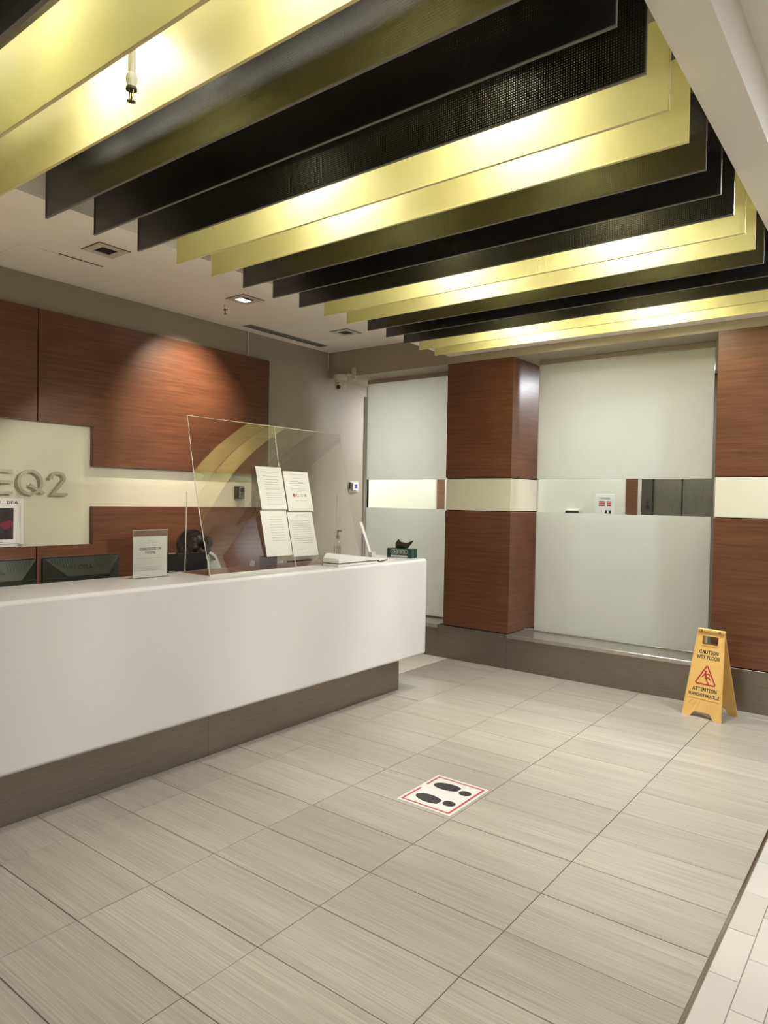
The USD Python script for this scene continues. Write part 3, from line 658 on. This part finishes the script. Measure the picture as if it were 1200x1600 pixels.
tb = thing('tissue_box', 'dark green printed box with crumpled dark tissue on the desk end', 'tissue box', (-2.20, 2.075, ZT), 8)
obj('carton', box(-.112, .112, -.05, .05, .0005, .075, .002), L['green'], tb)
obj('white_base_print', box(-.075, .075, -.0508, -.05, .004, .022), L['paper'], tb)
for k, ch in enumerate('EXCEL'):
    cx = -.062 + k * .030
    m = extr(Point(0, 0).buffer(.0195, 20).difference(Point(0, 0).buffer(.0165, 20)), .0006)
    obj('round_mark', frame(m, (cx, -.0502, .050), X, Z), L['paper'], tb)
    obj('lettering', frame(text(ch, .017, None, True), (cx, -.0502, .0415), X, Z), L['paper'], tb)
obj('top_slot', box(-.06, .06, -.015, .015, .0752, .0762), L['ink'], tb)
obj('end_print', box(-.1126, -.112, -.03, .02, .02, .06), L['paper'], tb)
rs = np.random.RandomState(3)
v = np.array([(-.055, -.012, .076), (.045, -.012, .078), (.05, .012, .078), (-.055, .014, .076), (-.052, -.02, .118), (-.04, .01, .150), (-.006, -.012, .128), (.024, .012, .108), (.05, -.01, .120), (.10, .004, .146), (.088, .016, .128), (.062, .010, .094), (0, -.022, .10), (.0, .02, .105)])
f = [(0, 12, 4), (4, 12, 6), (4, 6, 5), (0, 1, 12), (12, 1, 8), (12, 8, 6), (8, 9, 7), (6, 8, 7), (1, 11, 8), (8, 11, 10), (8, 10, 9), (3, 13, 2), (3, 5, 13), (5, 6, 13), (6, 7, 13), (7, 9, 10), (7, 10, 11), (7, 11, 2), (13, 7, 2), (0, 4, 3), (3, 4, 5), (1, 2, 11)]
obj('tissue', trimesh.Trimesh(v, f, process=False), L['blackbag'], tb)

# ================================================================ floor marker and wet floor sign
fs = thing('floor_sticker', 'white floor sticker with red border and dark shoe prints', 'sticker', (-.785, .527, 0))
hw, hh = .156, .193
def flat(poly, z0, z1): m = extr(poly, z1 - z0); m.apply_translation([0, 0, z0]); return m
obj('vinyl', flat(sbox(-hw, hw, -hh, hh).buffer(.003), .0006, .0015), L['sticker'], fs)
ro = sbox(-hw + .012, hw - .012, -hh + .014, hh - .014)
brd = ro.difference(ro.buffer(-.011)).union(sbox(hw - .024, hw - .012, -hh + .014, hh - .014)).difference(sbox(-hw, -hw + .03, -.005, .05))
obj('red_border', flat(brd, .0015, .0018), L['red'], fs)
def sole(cx, cy, s):
    e = affinity.rotate(affinity.scale(Point(0, 0).buffer(1, 32), .080, .043), 6 * s)
    toe = affinity.translate(e, cx - .046, cy).difference(sbox(cx + .022, cx + .2, cy - .2, cy + .2))
    heel = affinity.translate(affinity.scale(Point(0, 0).buffer(1, 32), .034, .030), cx + .068, cy - .012 * s).difference(sbox(cx - .2, cx + .034, cy - .2, cy + .2))
    return toe, heel
for cy, s in ((.088, 1), (-.092, -1)):
    a, b_ = sole(.015, cy, s)
    obj('shoe_sole_print', flat(a, .0015, .0018), L['darkgrey'], fs); obj('shoe_heel_print', flat(b_, .0015, .0018), L['darkgrey'], fs)

sg = thing('wet_floor_sign', 'yellow folding caution sign standing on the tile by the glass screen', 'floor sign', (0, 0, 0))
FL, FR, RR = np.array([-.200, 2.835, 0]), np.array([.079, 2.766, 0]), np.array([.168, 3.002, 0])
ex = (FR - FL) / np.linalg.norm(FR - FL); ey = np.array([-ex[1], ex[0], 0]); dep = float((RR - FR) @ ey)
mid = (FL + FR) / 2 + ey * dep / 2; HT = .615; WB, WT = .142, .096
sl = math.hypot(HT, dep / 2)
def body():
    p = Polygon([(-WB, 0), (-WB + .055, 0), (-WB + .085, .045), (WB - .085, .045), (WB - .055, 0), (WB, 0), (WT, sl), (-WT, sl)]).buffer(.004).buffer(-.002)
    hole = sbox(-.052, .052, sl - .098, sl - .048).buffer(.006)
    return p.difference(hole)
def side(sgn):
    upv = np.array([0, 0, HT]) - (-sgn * ey) * 0 ; base = mid - sgn * ey * dep / 2
    s_ = (mid + np.array([0, 0, HT]) - base); s_ /= np.linalg.norm(s_)
    a_ = ex * sgn; nrm = np.cross(a_, s_)
    P = lambda m, d=0.0: frame(m, base + nrm * (d - .004), a_, s_)
    return P
for sgn, nm in ((1, 'front_panel'), (-1, 'rear_panel')):
    P = side(sgn)
    pn = obj(nm, P(extr(body(), .004)), L['signy'], sg)
    rim = body().buffer(0); rim = Polygon(rim.exterior).difference(Polygon(rim.exterior).buffer(-.007)).difference(sbox(-1, 1, -.01, .06))
    obj('raised_rim', P(extr(rim, .006), .001), L['signy'], pn)
    obj('handle_rim', P(extr(sbox(-.058, .058, sl - .104, sl - .042).buffer(.008).difference(sbox(-.052, .052, sl - .098, sl - .048).buffer(.006)), .004), .003), L['signy'], pn)
    d0 = .0042
    for st, h_, w_, v_, bo in (('CAUTION', .025, .138, sl - .170, True), ('WET FLOOR', .025, .166, sl - .208, True), ('ATTENTION', .025, .176, .190, True), ('PLANCHER MOUILL\u00c9', .021, .222, .152, True)):
        lm = text(st, h_, w_, bo, depth=.0008); lm.apply_translation([0, v_, 0]); obj('lettering', P(lm, d0), L['ink'], pn)
    obj('ledge_line', P(extr(sbox(-.115, .115, .133, .137), .002), .004), L['signy'], pn)
    tri = Polygon([(-.062, .248), (.062, .248), (0, .362)]).buffer(.012, 12)
    obj('warning_triangle', P(extr(tri.difference(tri.buffer(-.0095)), .0008), d0), L['red'], pn)
    fig = unary_union([Point(-.008, .338).buffer(.0085), LineString([(-.008, .322), (.0, .285)]).buffer(.008), LineString([(-.006, .323), (-.032, .292)]).buffer(.0042), LineString([(-.004, .322), (.026, .318), (.03, .308)]).buffer(.0038),
                       LineString([(.002, .287), (.022, .292), (.036, .276)]).buffer(.0048), LineString([(-.001, .286), (.010, .262), (.024, .243)]).buffer(.0052)])
    fig = affinity.scale(fig, .86, .86)
    obj('slipping_figure', P(extr(fig, .0008), d0), L['red'], pn)
    for k in (-1, 1):
        for q_ in range(3):
            obj('grip_rib', P(extr(LineString([(k * (.02 + .03 * q_), .12), (k * (.045 + .03 * q_), .06 if q_ < 2 else .09)]).buffer(.0018), .0012), .004), L['signy'], pn)
obj('hinge_bar', frame(box(-WT - .004, WT + .004, -.014, .010, -.014, .014, .006), mid + np.array([0, 0, HT]), ex, np.array([0, 0, 1.0])), L['signy'], sg)
for k in (-.07, -.062, .062, .07): obj('hinge_pin', frame(box(k - .002, k + .002, -.014, .004, .013, .016), mid + np.array([0, 0, HT]), ex, np.array([0, 0, 1.0])), L['brown'], sg)

# ================================================================ seen through the clear strip
ns = thing('paper_notice', 'white printed notice on the cream wall seen through the clear glass strip', 'notice', (-1.583, 5.0, 1.50))
obj('sheet', box(-.108, .108, -.004, 0, -.14, .125, .002), L['white'], ns)
for z in (.085, .075): obj('print_line', box(-.055, .055, -.005, -.004, z, z + .004), L['grey'], ns)
for k, (a, m_) in enumerate(((-.07, 'red'), (.02, 'red'))):
    for z in (.035, .015, -.005): obj('red_block', box(a, a + (.07 if k == 0 else .05), -.005, -.004, z, z + .014), L['red'], ns)
for a in (.0, .045): obj('print_mark', box(a, a + .022, -.005, -.004, -.085, -.05), L['ink'], ns)
rd = thing('wall_reader', 'small dark wall device with white top at the clear strip lower edge', 'wall device', (-1.95, 5.0, 1.40))
obj('case', box(-.07, .07, -.05, 0, -.10, .035, .004), L['blackp'], rd)
obj('white_top', box(-.072, .072, -.052, 0, .035, .044, .002), L['white'], rd)

# ================================================================ the seated concierge
MF = manifold3d.Manifold
def chain(js):
    out = []
    for (a, ra), (b_, rb) in zip(js[:-1], js[1:]):
        out.append(MF.batch_hull([MF.sphere(ra, 20).translate(tuple(a)), MF.sphere(rb, 20).translate(tuple(b_))]))
    return out
def fuse(parts, edge, it=12):
    m = MF.batch_boolean(parts, manifold3d.OpType.Add).refine_to_length(edge).to_mesh()
    t = trimesh.Trimesh(m.vert_properties[:, :3], m.tri_verts, process=True)
    trimesh.smoothing.filter_taubin(t, .5, .53, it); return t
pe = thing('person', 'seated person with dark hair and white epaulette shirt bent down behind the black monitor', 'person', (-3.08, .63, 0))
def hand(w, d):      # palm, four fingers and a thumb, slightly curled; d = forward, y = side
    w = np.array(w); out = chain([(w, .024), (w + [.05, 0, -.004], .026), (w + [.085, 0, -.008], .024)]); sgn = d
    for k, ln_ in enumerate((.072, .080, .074, .058)):
        s0 = w + [.085, (k - 1.5) * .021, -.004]; k1 = s0 + [ln_ * .5, 0, -.001]; k2 = k1 + [ln_ * .35, 0, -.010]; k3 = k2 + [ln_ * .2, 0, -.010]
        out += chain([(s0, .010), (k1, .0092), (k2, .0085), (k3, .0078)])
    out += chain([(w + [.02, sgn * .022, 0], .014), (w + [.05, sgn * .048, -.004], .011), (w + [.085, sgn * .056, -.010], .009)])
    return out
hc = np.array([.125, -.05, 1.148])
sh = 1.055
torso = chain([((-.20, 0, .56), .135), ((-.16, 0, .72), .125), ((-.08, 0, .92), .128)])
torso += [MF.batch_hull([MF.sphere(.062, 20).translate((-.02, s * .190, sh - .02)) for s in (-1, 1)] + [MF.sphere(.11, 20).translate((-.08, s * .05, .90)) for s in (-1, 1)])]
torso += chain([((-.01, 0, sh), .065), ((.045, -.02, 1.085), .054), ((.085, -.04, 1.115), .052)])
arms = []
for s in (-1, 1):
    arms += chain([((-.02, s * .200, sh - .025), .058), ((.02, s * .270, .84), .046), ((.06, s * .15, .79), .033)]) + hand((.07, s * .14, .785), -s)
legs = []
for s in (-1, 1):
    legs += chain([((-.20, s * .085, .545), .095), ((.16, s * .10, .53), .062), ((.04, s * .10, .10), .042), ((.04, s * .10, .05), .045), ((.17, s * .11, .035), .035)])
head = chain([(hc + [.0, 0, .02], .082), (hc + [.055, 0, -.055], .048)]) + [MF.sphere(.09, 28).scale((1.05, .86, 1.0)).translate(tuple(hc + [-.012, 0, .03]))]
head += chain([(hc + [.080, 0, .01], .012), (hc + [.112, 0, -.022], .012)])
for s in (-1, 1): head += [MF.sphere(.022, 16).scale((.8, .4, 1.3)).translate(tuple(hc + [-.005, s * .082, .0]))]
bodym = fuse(torso + arms + legs + head, .016)
obj('body', bodym, L['skin'], pe, True)
def grow(parts, edge): return fuse(parts, edge, 8)
st_ = chain([((-.20, 0, .58), .150), ((-.16, 0, .72), .142), ((-.08, 0, .92), .143)])
st_ += [MF.batch_hull([MF.sphere(.072, 20).translate((-.02, s * .192, sh - .012)) for s in (-1, 1)] + [MF.sphere(.122, 20).translate((-.08, s * .05, .90)) for s in (-1, 1)])]
st_ += chain([((-.02, 0, sh), .078), ((.03, 0, 1.085), .068)])
for s in (-1, 1): st_ += chain([((-.02, s * .203, sh - .018), .072), ((.015, s * .264, .88), .064)])
shp = fuse(st_, .018); obj('shirt', shp, L['shirt'], pe, True)
trs = []
for s in (-1, 1): trs += chain([((-.20, s * .085, .545), .106), ((.15, s * .10, .53), .076), ((.04, s * .10, .11), .056)])
obj('trousers', fuse(trs, .03), L['trouser'], pe, True)
hr = [MF.sphere(.108, 32).scale((1.04, .96, 1.0)).translate(tuple(hc + [-.018, 0, .034]))]
hr += [MF.sphere(.05, 20).translate(tuple(hc + [.068, y_, z_])) for y_, z_ in ((-.05, .062), (-.015, .075), (.03, .068), (.06, .045))]
hr += [MF.sphere(.04, 20).translate(tuple(hc + [x_, y_, z_])) for x_, y_, z_ in ((.03, .085, .0), (.04, -.085, -.005), (.0, .088, -.03), (.01, -.09, -.04), (.085, -.06, .02), (-.06, .06, -.05), (-.06, -.06, -.05), (.07, -.07, -.03))]
hm = fuse(hr, .009, 22)
nz = meshkit.fbm(hm.vertices * [60, 60, 22], 3, 4)[:, None] - .5
hm.vertices += hm.vertex_normals * nz * .010
obj('hair', hm, L['hair'], pe, True)
for s in (-1, 1):
    obj('eye', lathe([(0, -.008), (.008, 0), (0, .008)], hc + [.076, s * .03, -.002], 14), L['white'], pe, True)
    EB = np.array([.80, -s * .10, -.55]); EB -= np.array([0, s * .94, -.34]) * (EB @ np.array([0, s * .94, -.34])); EB /= np.linalg.norm(EB)
    o = frame(box(-.022, .022, -.045, .045, 0, .008, .003), np.array([.040, s * .185, sh + .030]), np.array([0, s * .94, -.34]), EB)
    ep = obj('epaulette', o, L['ink'], pe)
    for k in (-.03, -.018, -.006, .006): obj('gold_bar', frame(box(-.023, .023, k - .0025, k + .0025, .003, .0095), np.array([.040, s * .185, sh + .030]), np.array([0, s * .94, -.34]), EB), L['gold'], ep)
obj('mouth', box(hc[0] + .095, hc[0] + .100, -.035, .012, 1.125, 1.131, .002), L['red'], pe)
oc = thing('office_chair', 'black office chair under the seated person behind the desk', 'chair', (-3.30, .63, 0))
obj('seat', rbox(-.22, .24, -.22, .22, .365, .425, .028), L['blackp'], oc, 40)
obj('backrest', rbox(-.30, -.24, -.20, .20, .52, .92, .028), L['blackp'], oc, 40)
obj('back_bar', box(-.26, -.22, -.03, .03, .40, .60, .004), L['blackp'], oc)
obj('gas_column', cyl((0, 0, .08), (0, 0, .39), .028), L['chrome'], oc)
for k in range(5):
    a = 2 * math.pi * k / 5; e = (.27 * math.cos(a), .27 * math.sin(a), .07)
    obj('base_leg', cyl((0, 0, .10), e, .022, 10, .014), L['blackp'], oc); obj('castor', cyl((e[0] - .012, e[1], .027), (e[0] + .012, e[1], .027), .027, 16), L['blackp'], oc)
